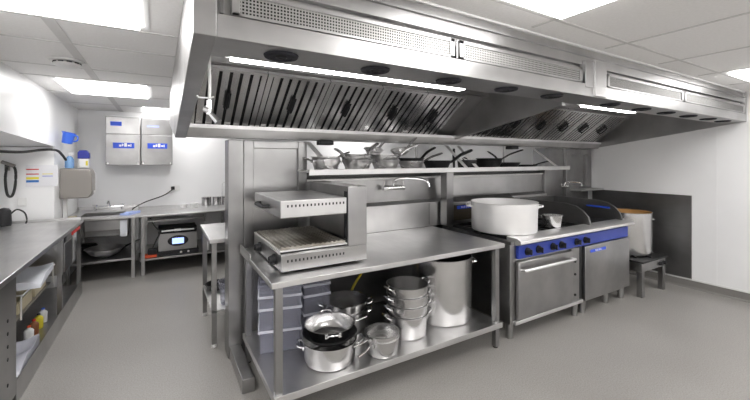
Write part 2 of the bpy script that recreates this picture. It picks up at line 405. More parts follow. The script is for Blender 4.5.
# gantry shelf in front of the opening
gs = thing('gantry_shelf', 'long stainless overshelf along the island, loaded with frying pans', 'shelf', (0, 0, 0))
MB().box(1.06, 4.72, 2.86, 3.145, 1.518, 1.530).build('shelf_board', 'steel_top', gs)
MB().box(1.06, 4.72, 2.845, 2.86, 1.492, 1.540).build('shelf_edge', 'steel_top', gs, .002)
MB().box(2.66, 2.76, 2.97, 3.07, 1.19, 1.517).box(2.66, 2.76, 2.97, 3.07, .906, 1.19).build('shelf_post', 'steel_vertical', gs, .003)
for xt, xe in ((1.155, 1.27), (2.80, 2.84), (2.98, 3.00), (4.34, 4.45)):
    p, q = Vector((xt, 3.135, 1.785)), Vector((xe, 2.852, 1.535)); dv = q-p
    sx = Matrix.Identity(4); sx[0][1] = dv.x/dv.y; sx[0][3] = p.x - p.y*dv.x/dv.y
    MB().prism([(p.y, p.z), (p.y+.008, p.z), (q.y+.008, q.z), (q.y, q.z)], -.024, .024, 'x', sx).build('strap', 'aluminium', gs)
for x in (2.35, 3.72):
    MB().cyl((x, 3.10, 1.53), (x, 3.10, 1.79), .012).build('support_rod', 'steel_vertical', gs)

# taps on the splashback
def wall_tap(loc, label, sc=1.0, flip=1):
    o = thing('wall_tap', label, 'tap', loc, group=None); o.scale = (sc,)*3
    MB().cyl((-.05,0,0), (-.05,-.05,0), .016).cyl((.05,0,0), (.05,-.05,0), .016).cyl((-.065,-.05,0), (.065,-.05,0), .017).build('body', 'chrome', o)
    for s in (-1, 1): MB().cyl((.065*s,-.05,0), (.095*s,-.05,0), .02).cyl((.085*s,-.05,0), (.085*s,-.055,.05), .006).build('lever', 'chrome', o)
    MB().tube(smooth_path([(0,-.05,.01), (.01,-.06,.06), (.06*flip,-.10,.075), (.16*flip,-.16,.07), (.21*flip,-.19,.05), (.22*flip,-.20,.01)]), .010, 10).build('spout', 'chrome', o)
    return o
wall_tap((2.06, SY+.019, 1.335), 'chrome wall tap with curved spout over the worktable, left of the shelf post', 1.35)
wall_tap((4.98, SY-.021, 1.24), 'small chrome wall tap on the steel wall behind the griddle', .9)

# ------------------------------------------------------------------ front work table
wt = thing('work_table', 'long stainless steel worktable with undershelf in front, holding the grill', 'table', (0, 0, 0))
TX0, TX1, TY0, TY1 = .56, 2.56, 2.12, 3.09
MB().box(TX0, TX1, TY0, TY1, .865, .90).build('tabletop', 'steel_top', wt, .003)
MB().box(TX0, TX0+.008, TY0+.60, TY1, .90, .935).build('side_upstand', 'steel_top', wt)
for (x, y) in ((TX0+.03, TY0+.03), (TX1-.08, TY0+.03), (TX0+.03, TY1-.09), (TX1-.08, TY1-.09)):
    l = MB().box(x, x+.045, y, y+.045, .012, .864).build('leg', 'steel_vertical', wt, .002)
    MB().cyl((x+.0225, y+.0225, 0), (x+.0225, y+.0225, .014), .02).build('foot', 'dark_rubber', l)
MB().box(TX0+.02, TX1-.02, TY0+.012, TY1-.02, .205, .218).box(TX0+.02, TX1-.02, TY0+.008, TY0+.012, .178, .222).box(TX0+.016, TX0+.02, TY0+.012, TY1-.02, .178, .222).build('undershelf', 'steel_top', wt, .0015)
ZS = .2185

# ------------------------------------------------------------------ salamander grill
sg = thing('salamander_grill', 'stainless salamander grill with raised upper element on the near end of the worktable', 'grill', (.655, 2.255, .901))
sg.scale = (1.06, 1.08, 1)
b = MB().box(0, .58, 0, .70, .012, .12); b.box(.0, .44, .0, .70, .12, .128)
b.build('base_body', 'steel', sg, .004)
for x, y in ((.04,.04), (.50,.04), (.04,.64), (.50,.64)): MB().cyl((x,y,0), (x,y,.013), .016).build('foot', 'dark_rubber', sg)
v = MB()
for k in range(16): v.box(.035+k*.0245, .044+k*.0245, -.002, .002, .070, .086)
v.build('vent_slots', 'black_plastic', sg)
MB().box(-.012, .43, -.008, .66, .140, .150).build('drip_tray', 'steel_bright', sg, .002)
MB().box(.0, .43, .012, .64, .130, .139).build('tray_gap', 'black_iron', sg)
pl = MB().box(-.004, .42, .0, .60, .152, .165)
for k in range(13): pl.box(.005+k*.032, .017+k*.032, .01, .59, .165, .170)
pl.build('grill_plate', 'grill_plate', sg)
for y in (.13, .50):
    kb = MB().cyl((-.001, y, .065), (-.012, y, .065), .036).cyl((-.012, y, .065), (-.036, y, .065), .029, .025).box(-.044, -.036, y-.004, y+.004, .045, .085).build('knob', 'black_plastic', sg)
c = MB().box(.44, .58, 0, .70, .12, .535).build('column', 'steel', sg, .004)
MB().box(.434, .439, .012, .05, .17, .50).build('slot', 'black_plastic', sg)
u = MB().box(-.005, .43, .0, .66, .350, .462).build('upper_body', 'steel_top', sg, .005)
v = MB()
for k in range(16): v.box(.035+k*.0245, .044+k*.0245, -.002, .001, .418, .434)
v.build('vent_slots', 'black_plastic', u)
MB().box(.04, .40, .05, .62, .342, .350).build('heating_element', 'black_iron', u)
MB().tube(smooth_path([(-.004,.24,.40), (-.035,.25,.40), (-.045,.30,.40), (-.045,.42,.40), (-.035,.46,.40), (-.004,.47,.40)]), .013, 10).build('handle', 'black_plastic', u)
MB().box(.43, .47, .22, .48, .38, .44).build('lift_arm', 'steel', sg)

# ------------------------------------------------------------------ pots and pans
def potprof(r0, r1, h, t=.0022, rim=.004, lipout=.006):
    return [(0, 0), (r0-.012, 0), (r0-.003, .004), (r0, .014), (r1, h-.006), (r1+lipout, h-.002), (r1+lipout, h), (r1-t, h), (r1-t, h-.008), (r0-t, .016), (r0-.014, .006), (0, .006)]
def loop_handle(b, r, z, w, out, ang, rad=.006, rise=.0):
    M = Matrix.Rotation(ang, 4, 'Z')
    b.tube(smooth_path([(r-.002, -w, z), (r+out*.7, -w*.98, z+rise*.6), (r+out, -w*.6, z+rise), (r+out, w*.6, z+rise), (r+out*.7, w*.98, z+rise*.6), (r-.002, w, z)], 4), rad, 8, M)
def casserole(label, loc, rz, r0, r1, h, group=None, mat='pot_steel', name='casserole_pot', cat='pot', hz=None, rise=.02, rad=.006, w=.05, out=.045):
    o = thing(name, label, cat, loc, rz, group)
    MB().lathe(potprof(r0, r1, h), 48).build('body', mat, o)
    hz = h*.78 if hz is None else hz
    rr = r0+(r1-r0)*hz/h
    for a in (0, PI):
        b = MB(); loop_handle(b, rr, hz, w, out, a, rad, rise)
        M = Matrix.Rotation(a, 4, 'Z')
        for s in (-1, 1): b.box(rr-.002, rr+.004, s*w-.010, s*w+.010, hz-.014, hz+.012, M)
        b.build('handle', 'chrome' if mat != 'aluminium' else 'aluminium', o)
    return o
def saucepan(label, loc, rz, r, h, hl, group=None, mat='pot_steel', name='saucepan', rot=None, taper=.92, hmat='pot_steel', rise=.05, cat='pan', hr=.008):
    o = thing(name, label, cat, loc, rz, group, rot)
    MB().lathe(potprof(r*taper, r, h), 40).build('body', mat, o)
    b = MB(); z = h*.78
    b.tube(smooth_path([(r*.985, 0, z), (r+.04, 0, z+.012), (r+hl*.5, 0, z+rise*.6), (r+hl, 0, z+rise)], 4), [hr*.8]*4+[hr]*4+[hr*1.15]*4+[hr], 8, flat=.6)
    b.box(r*.97, r+.012, -.018, .018, z-.012, z+.012)
    b.build('handle', hmat, o)
    return o
G1 = 'stainless pots on the worktable undershelf'
# stack A (front left)
casserole('shiny two-handled steel casserole at the front left of the undershelf, bottom of its stack', (1.035, 2.37, ZS), R(160), .176, .187, .150, G1, rise=.015)
saucepan('dark shallow saute pan lying across the front left casserole', (1.035, 2.37, ZS+.1515), R(12), .186, .045, .16, G1, mat='black_iron', name='saute_pan', taper=.80, rise=.01)
o = casserole('open polished steel pan topmost on the front left stack', (1.035, 2.375, ZS+.159), R(75), .136, .172, .095, G1, rise=.02, w=.045)
# stack B behind
casserole('steel casserole behind the front left stack, lower of two', (1.34, 2.75, ZS), R(-15), .172, .187, .165, G1)
casserole('steel casserole behind the front left stack, nested in the one below', (1.34, 2.75, ZS+.075), R(-22), .172, .187, .165, G1)
# saucepans C
saucepan('small long-handled saucepan at the shelf front, under another saucepan', (1.40, 2.262, ZS), R(206), .124, .118, .17, G1, taper=.93, rise=.0)
saucepan('small long-handled saucepan nested on top of another at the shelf front', (1.40, 2.262, ZS+.036), R(197), .124, .118, .17, G1, taper=.93, rise=.015)
# stack D of four
names = ['bottom of the stack of four', 'second from bottom in the stack of four', 'third from bottom in the stack of four', 'top of the stack of four']
p0 = None
for k in range(4):
    lab = 'round two-handled steel casserole, ' + names[k] + ' before the tall stockpot'
    loc = (1.735, 2.41, ZS+.077*k)
    if p0 is None: p0 = casserole(lab, loc, R(-8), .152, .168, .172, G1, hz=.145, rise=.025, w=.045, out=.04)
    else: dup(p0, loc, R(-8+k*3), lab)
# tall stockpot E
casserole('very tall steel stockpot at the right end of the undershelf', (2.20, 2.53, ZS), R(-25), .264, .267, .55, None, name='stockpot', hz=.49, rise=.0, w=.06, out=.05, rad=.008)
# plastic tubs
def tub(label, loc, rz, w, d, h, g):
    o = thing('plastic_tub', label, 'container', loc, rz, g)
    b = MB(); t = .004; k = .94
    def ring(z, s): return [(-w/2*s, -d/2*s, z), (w/2*s, -d/2*s, z), (w/2*s, d/2*s, z), (-w/2*s, d/2*s, z)]
    bm = b.bm
    lv = []
    for z, s in ((0, k), (h*.33, .96), (h*.34, .985), (h*.66, .99), (h*.67, 1.005), (h, 1.01)): lv.append([bm.verts.new(p) for p in ring(z, s)])
    for z, s in ((h, .985), (.006, .92)): lv.append([bm.verts.new(p) for p in ring(z, s)])
    bm.faces.new(lv[0][::-1]); bm.faces.new(lv[-1])
    for a, c in zip(lv, lv[1:]):
        for i in range(4): bm.faces.new((a[i], a[(i+1) % 4], c[(i+1) % 4], c[i]))
    bmesh.ops.recalc_face_normals(bm, faces=bm.faces)
    b.build('body', 'clear_blue', o, .006)
    for zz in (.30, .62, .80):
        q = MB(); e = .5 + .012*zz
        for sgn in (-1, 1):
            q.box(-w*e-.005, w*e+.005, sgn*d*e-.005, sgn*d*e+.005, h*zz, h*zz+.02).box(sgn*w*e-.005, sgn*w*e+.005, -d*e, d*e, h*zz, h*zz+.02)
        q.build('rib', 'clear_rib', o, .004)
    r = MB()
    for s in (-1, 1):
        r.box(-w/2*1.04, w/2*1.04, s*d/2*1.01-.006, s*d/2*1.01+.006, h-.02, h-.004).box(s*w/2*1.01-.006, s*w/2*1.01+.006, -d/2*1.01, d/2*1.01, h-.02, h-.004)
    r.build('rim', 'clear_blue', o, .003)
    return o
G2 = 'clear plastic storage tubs under the worktable'
tub('translucent blue plastic tub at the left end of the undershelf, by the table legs', (.80, 2.80, ZS), R(-14), .30, .36, .50, G2)
tub('translucent blue plastic tub on the undershelf, right of a similar tub', (1.12, 2.93, ZS), R(-4), .22, .26, .46, G2)
# gas hoses
for (pts, lab) in (([(1.55,3.085,.10), (1.58,3.03,.24), (1.52,2.98,.42), (1.66,3.02,.60), (1.60,3.085,.74)], 'yellow gas hose looping behind the stack of four pots'),
                   ([(1.12,3.085,.74), (1.22,3.07,.66), (1.34,3.05,.72), (1.40,3.085,.80)], 'yellow gas hose hanging under the worktable above the plastic tubs')):
    tag(MB().tube(smooth_path(pts), .012, 8).build('gas_hose', 'yellow_hose'), lab, 'hose')

# pans on the gantry shelf
ZG = 1.5305
G3 = 'pans on the overshelf'
def pan(label, x, y, z, r, h, az, hl, rise, mt='pot_steel', taper=.8, tilt=(0, 0), hm=None, hr=.012):
    return saucepan(label, (x, y, z), 0, r, h, hl, G3, mat=mt, name='frying_pan', taper=taper, rise=rise, rot=(R(tilt[0]), R(tilt[1]), R(az)), hmat=hm or ('black_iron' if mt == 'black_iron' else 'pot_steel'), hr=hr)
P_ = 'pan_bright'
pan('steel saute pan at the far left end of the overshelf beside the strap', 1.27, 2.995, ZG, .13, .10, 190, .10, .03, P_)
pan('steel pan nested in the leftmost pan of the overshelf', 1.27, 2.995, ZG+.05, .13, .07, 25, .20, .06, P_)
pan('steel frying pan second from the left on the overshelf, at the bottom of the pile', 1.58, 2.99, ZG, .14, .09, 150, .16, .03, P_, hr=.015)
pan('steel frying pan in the left pile, handle slanting up to the right', 1.57, 2.99, ZG+.045, .14, .08, 205, .16, .08, P_, hr=.016)
pan('steel frying pan topmost in the left pile, handle pointing at the hood', 1.56, 2.985, ZG+.090, .135, .055, -75, .15, .10, P_, hr=.018)
pan('steel frying pan at the bottom of the middle pile on the overshelf', 1.89, 2.99, ZG, .14, .09, 200, .14, .03, P_, hr=.015)
pan('steel frying pan in the middle pile, handle slanting right to the hood', 1.88, 2.99, ZG+.045, .14, .08, 8, .22, .12, P_, hr=.018)
pan('shallow steel pan topmost in the middle pile', 1.87, 2.985, ZG+.088, .135, .055, -50, .20, .10, P_, hr=.018)
pan('small tilted steel pan leaning between the left and middle piles', 1.73, 2.95, ZG+.155, .09, .04, 30, .15, .06, P_, tilt=(12, -10), hr=.014)
pan('small tilted steel pan leaning right of the middle pile', 2.04, 2.95, ZG+.15, .09, .04, 15, .18, .07, P_, tilt=(10, -16), hr=.014)
pan('steel frying pan right of the middle pile, its handle reaching over the dark pan', 2.20, 2.99, ZG, .13, .08, 3, .30, .10, P_, hr=.016)
pan('dark pan nested on the rightmost steel pan of the left overshelf bay', 2.20, 2.985, ZG+.040, .13, .07, 15, .28, .13, 'black_iron', hr=.018)
pan('large black skillet with a thick black handle by the shelf post', 2.54, 2.99, ZG, .15, .085, -14, .27, .13, 'black_iron', hm='black_plastic', hr=.026)
pan('black frying pan in the right overshelf bay, beneath another pan', 3.32, 2.99, ZG, .15, .075, 150, .14, .06, 'black_iron', .85)
pan('wide dark pan above a black pan in the right overshelf bay', 3.34, 2.99, ZG+.035, .15, .075, -8, .36, .12, 'black_iron', .85, hr=.015)
pan('dark pan with a steel handle third along in the right overshelf bay', 3.665, 2.99, ZG, .14, .06, 190, .30, .14, 'black_iron', .85, hm='pot_steel')
pan('flat black crepe pan at the right end of the overshelf', 3.98, 2.99, ZG, .15, .03, -12, .22, .05, 'black_iron', .9)
saucepan('small dark saucepan on the overshelf just right of the post', (3.0, 3.01, ZG), R(60), .11, .09, .10, G3, mat='black_iron', name='saucepan', rise=.04)
for (x, z0, lab, mt, h) in ((2.90, ZG, 'black handled utensil standing at the overshelf back by the post', 'black_plastic', .22), ):
    b = MB().tube([(0, 0, .0), (.0, .005, h*.6), (.004, .006, h)], [.012, .016, .014], 8).build('utensil', mt, loc=(x, 3.115, z0))
    tag(b, lab, 'utensil')

# ------------------------------------------------------------------ cooking range
rg = thing('range_cooker', 'stainless steel gas range with blue control panel, oven and griddle cupboard', 'cooker', (0, 0, 0))
X0, X1, Y0, Y1 = 2.70, 4.74, 2.16, 3.09
MB().box(X0, 3.79, Y0+.02, Y1, .14, .855).build('oven_body', 'steel_vertical', rg, .003)
MB().box(3.80, X1, Y0+.02, Y1, .14, .855).build('cupboard_body', 'steel_vertical', rg, .003)
MB().box(X0, X1, Y0+.01, Y1, .856, .885).build('hob_deck', 'steel_dull', rg, .002)
MB().prism([(Y0+.10, .918), (Y0-.02, .912), (Y0-.055, .895), (Y0-.06, .868), (Y0+.012, .846), (Y0+.10, .846)], X0+.05, X1+.05, 'x').build('front_rail', 'steel_bright', rg, .003)
MB().box(X0+.08, X1-.01, Y0-.008, Y0+.019, .725, .842).build('control_panel', 'blue_enamel', rg, .002)
for x in (2.90, 3.06, 3.28, 3.42, 3.68, 3.84):
    k = MB().cyl((x, Y0-.008, .782), (x, Y0-.022, .782), .036, .034, 24).cyl((x, Y0-.022, .782), (x, Y0-.05, .782), .026, .023, 24).box(x-.006, x+.006, Y0-.06, Y0-.05, .758, .806).build('knob', 'black_plastic', rg)
dr = MB().box(X0+.07, 3.60, Y0-.02, Y0+.018, .175, .70).build('oven_door', 'steel', rg, .006)
MB().tube([(X0+.10, Y0-.02, .625), (X0+.10, Y0-.065, .63), (X0+.13, Y0-.07, .63), (3.54, Y0-.07, .63), (3.57, Y0-.065, .63), (3.57, Y0-.02, .625)], .014, 10).build('door_handle', 'steel_bright', dr)
MB().box(3.61, 3.74, Y0-.004, Y0+.018, .175, .715).build('side_strip', 'steel', rg, .002)
MB().box(X0+.03, 3.79, Y0-.018, Y0+.018, .14, .172).build('bottom_rail', 'steel_bright', rg, .003)
for z in (.24, .45, .58): MB().cyl((3.66, Y0-.004, z), (3.66, Y0-.014, z), .012, n=12).build('latch', 'black_plastic', rg)
MB().box(3.745, 3.79, Y0+.002, Y0+.018, .175, .73).build('door_gap', 'black_iron', rg)
cd = MB().box(3.81, X1-.02, Y0-.03, Y0+.018, .15, .72).build('cupboard_door', 'steel', rg, .006)
bd = MB().box(3.90, 4.20, Y0-.033, Y0-.0305, .645, .675).build('badge', 'blue_label', cd)
text('BLUE SEAL', .026, 'text_white', cd, FACE_NEAR(4.05, Y0-.0335, .660))
for (x, y) in ((2.74, 2.22), (3.72, 2.20), (3.86, 2.20), (4.36, 2.22), (4.66, 2.20), (2.74, 3.0), (3.72, 3.0), (4.66, 3.0)):
    MB().cyl((x, y, 0), (x, y, .14), .028, .036).build('foot', 'steel', rg)
# burners and pan supports
for bx in (2.95, 3.36, 3.77):
    for by in (2.42, 2.82):
        gt = MB(); z = .905
        for s in (-1, 1):
            gt.box(bx-.185, bx+.185, by+s*.16-.008, by+s*.16+.008, z-.019, z+.012).box(bx+s*.18-.008, bx+s*.18+.008, by-.16, by+.16, z-.019, z+.012)
            gt.box(bx+s*.06, bx+s*.18, by-.006, by+.006, z, z+.012).box(bx-.006, bx+.006, by+s*.05, by+s*.16, z, z+.012)
        gr = gt.build('pan_support', 'black_iron', rg)
        MB().cyl((bx, by, .886), (bx, by, .898), .05).build('burner', 'black_iron', gr)
# back guard with badge
MB().box(X0+.04, 3.80, 3.01, 3.09, .886, 1.15).prism([(3.01, 1.15), (3.09, 1.20), (3.09, 1.15)], X0+.04, 3.80, 'x').build('back_guard', 'steel', rg, .002)
MB().box(X0+.10, 3.74, 3.004, 3.009, .95, 1.12).build('guard_panel', 'burn_brown', rg)
bg = MB().box(2.84, 3.08, 2.999, 3.003, 1.075, 1.11).build('badge', 'blue_label', rg)
text('BLUE SEAL', .026, 'text_white', rg, FACE_NEAR(2.96, 2.9985, 1.0925))
# griddle with curved side guards
MB().box(4.05, X1-.08, 2.28, 3.0, .886, .905).build('griddle_plate', 'black_iron', rg)
gp = [(3.08, .886), (2.20, .886), (2.19, .93), (2.215, 1.00), (2.27, 1.06), (2.35, 1.105), (2.47, 1.125), (3.08, 1.13)]
MB().prism(gp, 4.005, 4.03, 'x').build('side_guard', 'steel_dull', rg)
rgd = MB().prism(gp, X1-.07, X1-.045, 'x').build('side_guard', 'steel_dull', rg)
MB().box(X1-.074, X1-.0705, 2.32, 2.60, 1.035, 1.055).build('blue_strip', 'blue_label', rgd)
MB().box(4.031, X1-.071, 3.04, 3.09, .906, 1.13).build('griddle_back', 'steel_dull', rg)
# pots on the range
casserole('very wide matt aluminium pot on the left burners of the range', (3.0, 2.50, .918), R(-38), .315, .32, .285, None, mat='aluminium', name='boiling_pot', hz=.235, rise=.01, w=.055, out=.045, rad=.010)
saucepan('small shiny steel saucepan on the range, right of the wide aluminium pot', (3.555, 2.335, .918), R(100), .098, .125, .15, None, taper=.86, rise=.02)
# ------------------------------------------------------------------ stockpot burner and boiling pot
st = thing('stockpot_burner', 'low square steel gas burner stand with black top in the right corner', 'burner', (0, 0, 0))
sx0, sx1, sy0, sy1 = 4.86, 5.46, 2.06, 2.66
MB().box(sx0, sx1, sy0, sy1, .30, .405).build('housing', 'steel', st, .004)
for x in (sx0, sx1-.06):
    for y in (sy0, sy1-.06): MB().box(x, x+.06, y, y+.06, 0, .299).build('leg', 'steel_vertical', st, .003)
MB().box(sx0-.02, sx1+.02, sy0-.02, sy1+.02, .406, .426).build('top_plate', 'black_iron', st, .004)
gt = MB()
for k in range(8):
    a = k*PI/4; gt.box(.06, .27, -.007, .007, .427, .443, Matrix.Translation(((sx0+sx1)/2, (sy0+sy1)/2, 0)) @ Matrix.Rotation(a, 4, 'Z'))
gt.build('pan_support', 'black_iron', st)
for x in (5.30, 5.40): MB().cyl((x, sy0, .345), (x, sy0-.035, .345), .025, .02).build('knob', 'black_plastic', st)
bp = casserole('tall steel stockpot full of brown broth on the corner burner', (5.20, 2.37, .4435), R(-35), .255, .260, .52, None, name='stockpot', hz=.42, rise=0, w=.05, out=.05, rad=.008)
MB().lathe([(0, .44), (.252, .44), (.252, .45), (0, .452)], 40).build('broth', 'soup', bp)
MB().lathe([(.2545, .45), (.2565, .45), (.2568, .512), (.2555, .512), (.2545, .45)], 40).build('scum_ring', 'soup', bp)

# ------------------------------------------------------------------ left counter
lc = thing('open_counter', 'long dark steel counter with open shelves along the left wall', 'counter', (0, 0, 0))
cx0, cx1, cy0, cy1 = XL+.002, -.80, 2.30, 5.62
MB().box(cx0, cx1, cy0, cy1, .862, .90).build('worktop', 'steel_top', lc, .003)
MB().box(cx0, cx1-.02, cy1-.03, cy1-.005, .901, .93).build('upstand', 'steel_top', lc)
f = MB().box(cx1-.05, cx1-.012, 2.34, 3.26, .08, .86)
f.build('end_frame', 'steel_vertical', lc, .002)
h = MB()
for z in (.22, .38, .46, .54, .62): h.cyl((cx1-.013, 3.10, z), (cx1-.009, 3.10, z), .011, n=12)
h.build('bolt_hole', 'black_plastic', lc)
MB().box(cx0, cx1-.02, 2.34, cy1-.02, .08, .12).build('bottom_shelf', 'steel', lc, .002)
MB().box(cx1-.018, cx1-.012, 3.262, cy1-.02, .0, .17).build('kick_strip', 'steel', lc)
MB().box(cx0, cx1-.10, 3.262, 4.58, .44, .452).build('middle_shelf', 'steel', lc)
MB().box(cx0+.3, cx0+.32, 3.262, 5.1, .121, .861).build('back_panel', 'steel_dull', lc)
cb = MB().box(cx1-.55, cx1-.012, 4.60, 5.14, .50, .861).build('cabinet_box', 'steel', lc, .003)
MB().box(cx1-.011, cx1-.004, 4.63, 4.98, .52, .79).build('drawer_front', 'steel', cb, .002)
MB().box(cx1-.011, cx1-.006, 4.64, 4.72, .80, .85).build('grip', 'black_plastic', cb)
MB().box(cx1-.004, cx1+.001, 5.01, 5.13, .52, .80).build('hinged_flap', 'steel_bright', cb)
MB().box(cx1-.0115, cx1-.004, 5.00, 5.42, .815, .85).build('red_strip', 'red_plastic', lc)
for y in (4.59, 5.56): MB().box(cx1-.055, cx1-.0185, y, y+.045, .121, .861).build('post', 'steel_vertical', lc)
# items in the counter
def cloth(label, loc, sx, sy, amp, mat, name, cat, rz=0, th=.012):
    b = MB(); n = 14; bm = b.bm; rnd = random.Random(hash(label) & 255 if False else len(label))
    ph = [rnd.uniform(0, 6) for _ in range(4)]
    def zz(u, v): return amp*(1.2+math.sin(5*u+ph[0])*math.cos(4*v+ph[1])*.6+math.sin(9*v+ph[2]+3*u)*.3)
    top = [[bm.verts.new((sx*(i/n-.5), sy*(j/n-.5), th+zz(i/n, j/n))) for j in range(n+1)] for i in range(n+1)]
    bot = [[bm.verts.new((sx*(i/n-.5), sy*(j/n-.5), 0)) for j in range(n+1)] for i in range(n+1)]
    for i in range(n):
        for j in range(n):
            bm.faces.new((top[i][j], top[i+1][j], top[i+1][j+1], top[i][j+1])); bm.faces.new((bot[i][j], bot[i][j+1], bot[i+1][j+1], bot[i+1][j]))
    for i in range(n):
        bm.faces.new((top[i][0], bot[i][0], bot[i+1][0], top[i+1][0])); bm.faces.new((top[i][n], top[i+1][n], bot[i+1][n], bot[i][n]))
        bm.faces.new((top[0][i], top[0][i+1], bot[0][i+1], bot[0][i])); bm.faces.new((top[n][i], bot[n][i], bot[n][i+1], top[n][i+1]))
    bmesh.ops.recalc_face_normals(bm, faces=bm.faces)
    o = b.build(name, mat, loc=loc); o.rotation_euler = (0, 0, rz); tag(o, label, cat); return o
def tray(label, loc, w, d, h, mat, rz=0, group=None):
    b = MB().box(-w/2, w/2, -d/2, d/2, 0, .005)
    for s in (-1, 1): b.box(s*w/2-.003, s*w/2+.003, -d/2, d/2, 0, h).box(-w/2, w/2, s*d/2-.003, s*d/2+.003, 0, h)
    b.box(-w/2-.012, w/2+.012, -d/2-.012, -d/2, h-.004, h).box(-w/2-.012, w/2+.012, d/2, d/2+.012, h-.004, h)
    o = b.build('tray', mat, loc=loc); o.rotation_euler = (0,0,rz); tag(o, label, 'tray', group); return o
zq = .4525
for k, (y, mt, lab) in enumerate(((3.50, 'cream_board', 'cream tray nearest the camera on the counter shelf'), (3.90, 'cream_board', 'cream tray in the middle of the counter shelf'), (4.32, 'cream_board', 'cream tray farthest along the counter shelf'))):
    tray(lab, (-1.10, y, zq), .36, .34, .09, mt, 0, 'cream trays on the counter shelf')
rkk = thing('wire_shelf', 'small steel wire shelf over the trays inside the left counter', 'shelf', (0, 0, 0))
w = MB()
for y in (3.60, 3.90, 4.20, 4.50): w.cyl((-1.30, y, .63), (-.86, y, .63), .006, n=8)
for x in (-1.30, -1.08, -.86): w.cyl((x, 3.58, .63), (x, 4.52, .63), .006, n=8)
w.build('wire_grid', 'steel_bright', rkk)
for x in (-1.30, -.87):
    for y in (3.595, 4.515): MB().cyl((x, y, .453), (x, y, .63), .006, n=8).build('leg', 'steel_bright', rkk)
cloth('folded white cloth on the wire shelf inside the left counter', (-.93, 4.02, .6365), .24, .62, .030, 'white_cloth', 'folded_cloth', 'cloth', R(4), .006)
cloth('crumpled pale blue plastic sheet on the counter bottom shelf', (-.93, 3.62, .1205), .20, .62, .05, 'clear_rib', 'plastic_sheet', 'bag', R(2))
def bottle(label, loc, r, h, mat, cap, group=None, name='bottle'):
    o = thing(name, label, 'bottle', loc, 0, group)
    MB().lathe([(0,0), (r*.95,0), (r,.006), (r,h*.68), (r*.8,h*.76), (r*.35,h*.84), (r*.35,h*.9), (0,h*.9)], 20).build('body', mat, o)
    MB().cyl((0,0,h*.9), (0,0,h), r*.42, r*.38, 16).build('cap', cap, o); return o
G4 = 'small bottles and jars on the counter bottom shelf'
for k, (y, mt, cp, lab) in enumerate(((4.02, 'white_plastic', 'orange_plastic', 'white bottle with an orange cap on the counter bottom shelf'),
     (4.16, 'brown_label', 'red_plastic', 'brown bottle with a red cap on the counter bottom shelf'),
     (4.30, 'yellow_print', 'black_plastic', 'yellow bottle with a black cap on the counter bottom shelf'),
     (4.44, 'paper', 'blue_plastic', 'white bottle with a blue cap on the counter bottom shelf'))):
    bottle(lab, (-.93, y+.02, .1205), .032, .13, mt, cp, G4)

# ------------------------------------------------------------------ back benches
BY = 6.0
sb = thing('sink_bench', 'steel sink bench in the back left corner', 'sink bench', (0, 0, 0))
bx0, bx1 = XS+.005, -.285
f = MB().box(bx0, bx1, BY-.03, 6.22, .825, .85).box(bx0, bx1, 6.66, YB-.005, .825, .85).box(bx0, -.93, 6.22, 6.66, .825, .85).box(-.43, bx1, 6.22, 6.66, .825, .85)
f.build('worktop', 'steel_top', sb, .002)
s_ = MB().box(-.93, -.43, 6.22, 6.228, .60, .849).box(-.93, -.43, 6.652, 6.66, .60, .849).box(-.93, -.922, 6.228, 6.652, .60, .849).box(-.438, -.43, 6.228, 6.652, .60, .849).box(-.93, -.43, 6.22, 6.66, .59, .60)
s_.build('basin', 'steel', sb, .006)
MB().prism([(BY+.02, .824), (BY+.02, .68), (6.10, .58), (6.215, .58), (6.215, .824)], -.86, -.36, 'x').build('basin_apron', 'steel', sb, .02)
MB().box(bx0, bx1, YB-.03, YB-.006, .851, .90).build('upstand', 'steel_top', sb)
for x in (-1.03, -.335):
    for y in (BY+.0, YB-.1): MB().box(x, x+.04, y, y+.04, 0, .824).build('leg', 'steel', sb)
MB().box(bx0+.01, bx1-.005, BY+.01, YB-.06, .25, .275).build('undershelf', 'steel', sb, .002)
o = thing('mixer_tap', 'low chrome mixer tap standing on the sink bench', 'tap', (-.66, 6.80, .851))
MB().cyl((-.16,0,0), (-.16,0,.07), .02).cyl((.16,0,0), (.16,0,.07), .02).cyl((-.18,0,.06), (.18,0,.06), .022).cyl((0,0,.06), (0,0,.11), .018).build('body', 'chrome', o)
for s in (-1, 1): MB().cyl((s*.16,0,.07), (s*.16,0,.10), .022).cyl((s*.16,0,.09), (s*.20,-.03,.10), .008).build('lever', 'chrome', o)
MB().tube(smooth_path([(0,0,.10), (0,-.02,.15), (0,-.12,.16), (0,-.20,.12)]), .012).build('spout', 'chrome', o)
o = thing('mixing_bowl', 'wide steel bowl on the shelf under the sink', 'bowl', (-.66, 6.30, .2755))
MB().lathe([(0,0), (.09,0), (.17,.045), (.225,.115), (.235,.118), (.222,.122), (.165,.052), (.088,.006), (0,.006)], 40).build('bowl', 'steel_bright', o)
o = thing('frying_pan', 'black pan behind the steel bowl under the sink', 'pan', (-.60, 6.66, .2755))
MB().lathe([(0,0), (.12,0), (.15,.03), (.154,.032), (.148,.034), (.118,.006), (0,.006)], 32).build('body', 'black_iron', o)
MB().tube(smooth_path([(.13,0,.03), (.22,.02,.07), (.34,.04,.12)]), .012).build('handle', 'black_plastic', o)
o = MB().lathe([(0,0), (.09,0), (.11,.02), (.11,.09), (.09,.11), (0,.12)], 24).build('storage_bag', 'black_plastic', loc=(-.90, 6.74, .2755)); tag(o, 'black bundle at the back of the shelf under the sink', 'bag')
for x, lab in ((-.955, 'white cloth hanging at the left under the sink bench'), (-.425, 'white cloth hanging at the right under the sink bench')):
    b = MB(); b.box(-.04, .04, -.006, .006, -.22, 0).box(-.034, .044, -.011, -.006, -.19, 0)
    tag(b.build('hanging_cloth', 'white_cloth', loc=(x, BY+.012, .80), bev=.005), lab, 'cloth')
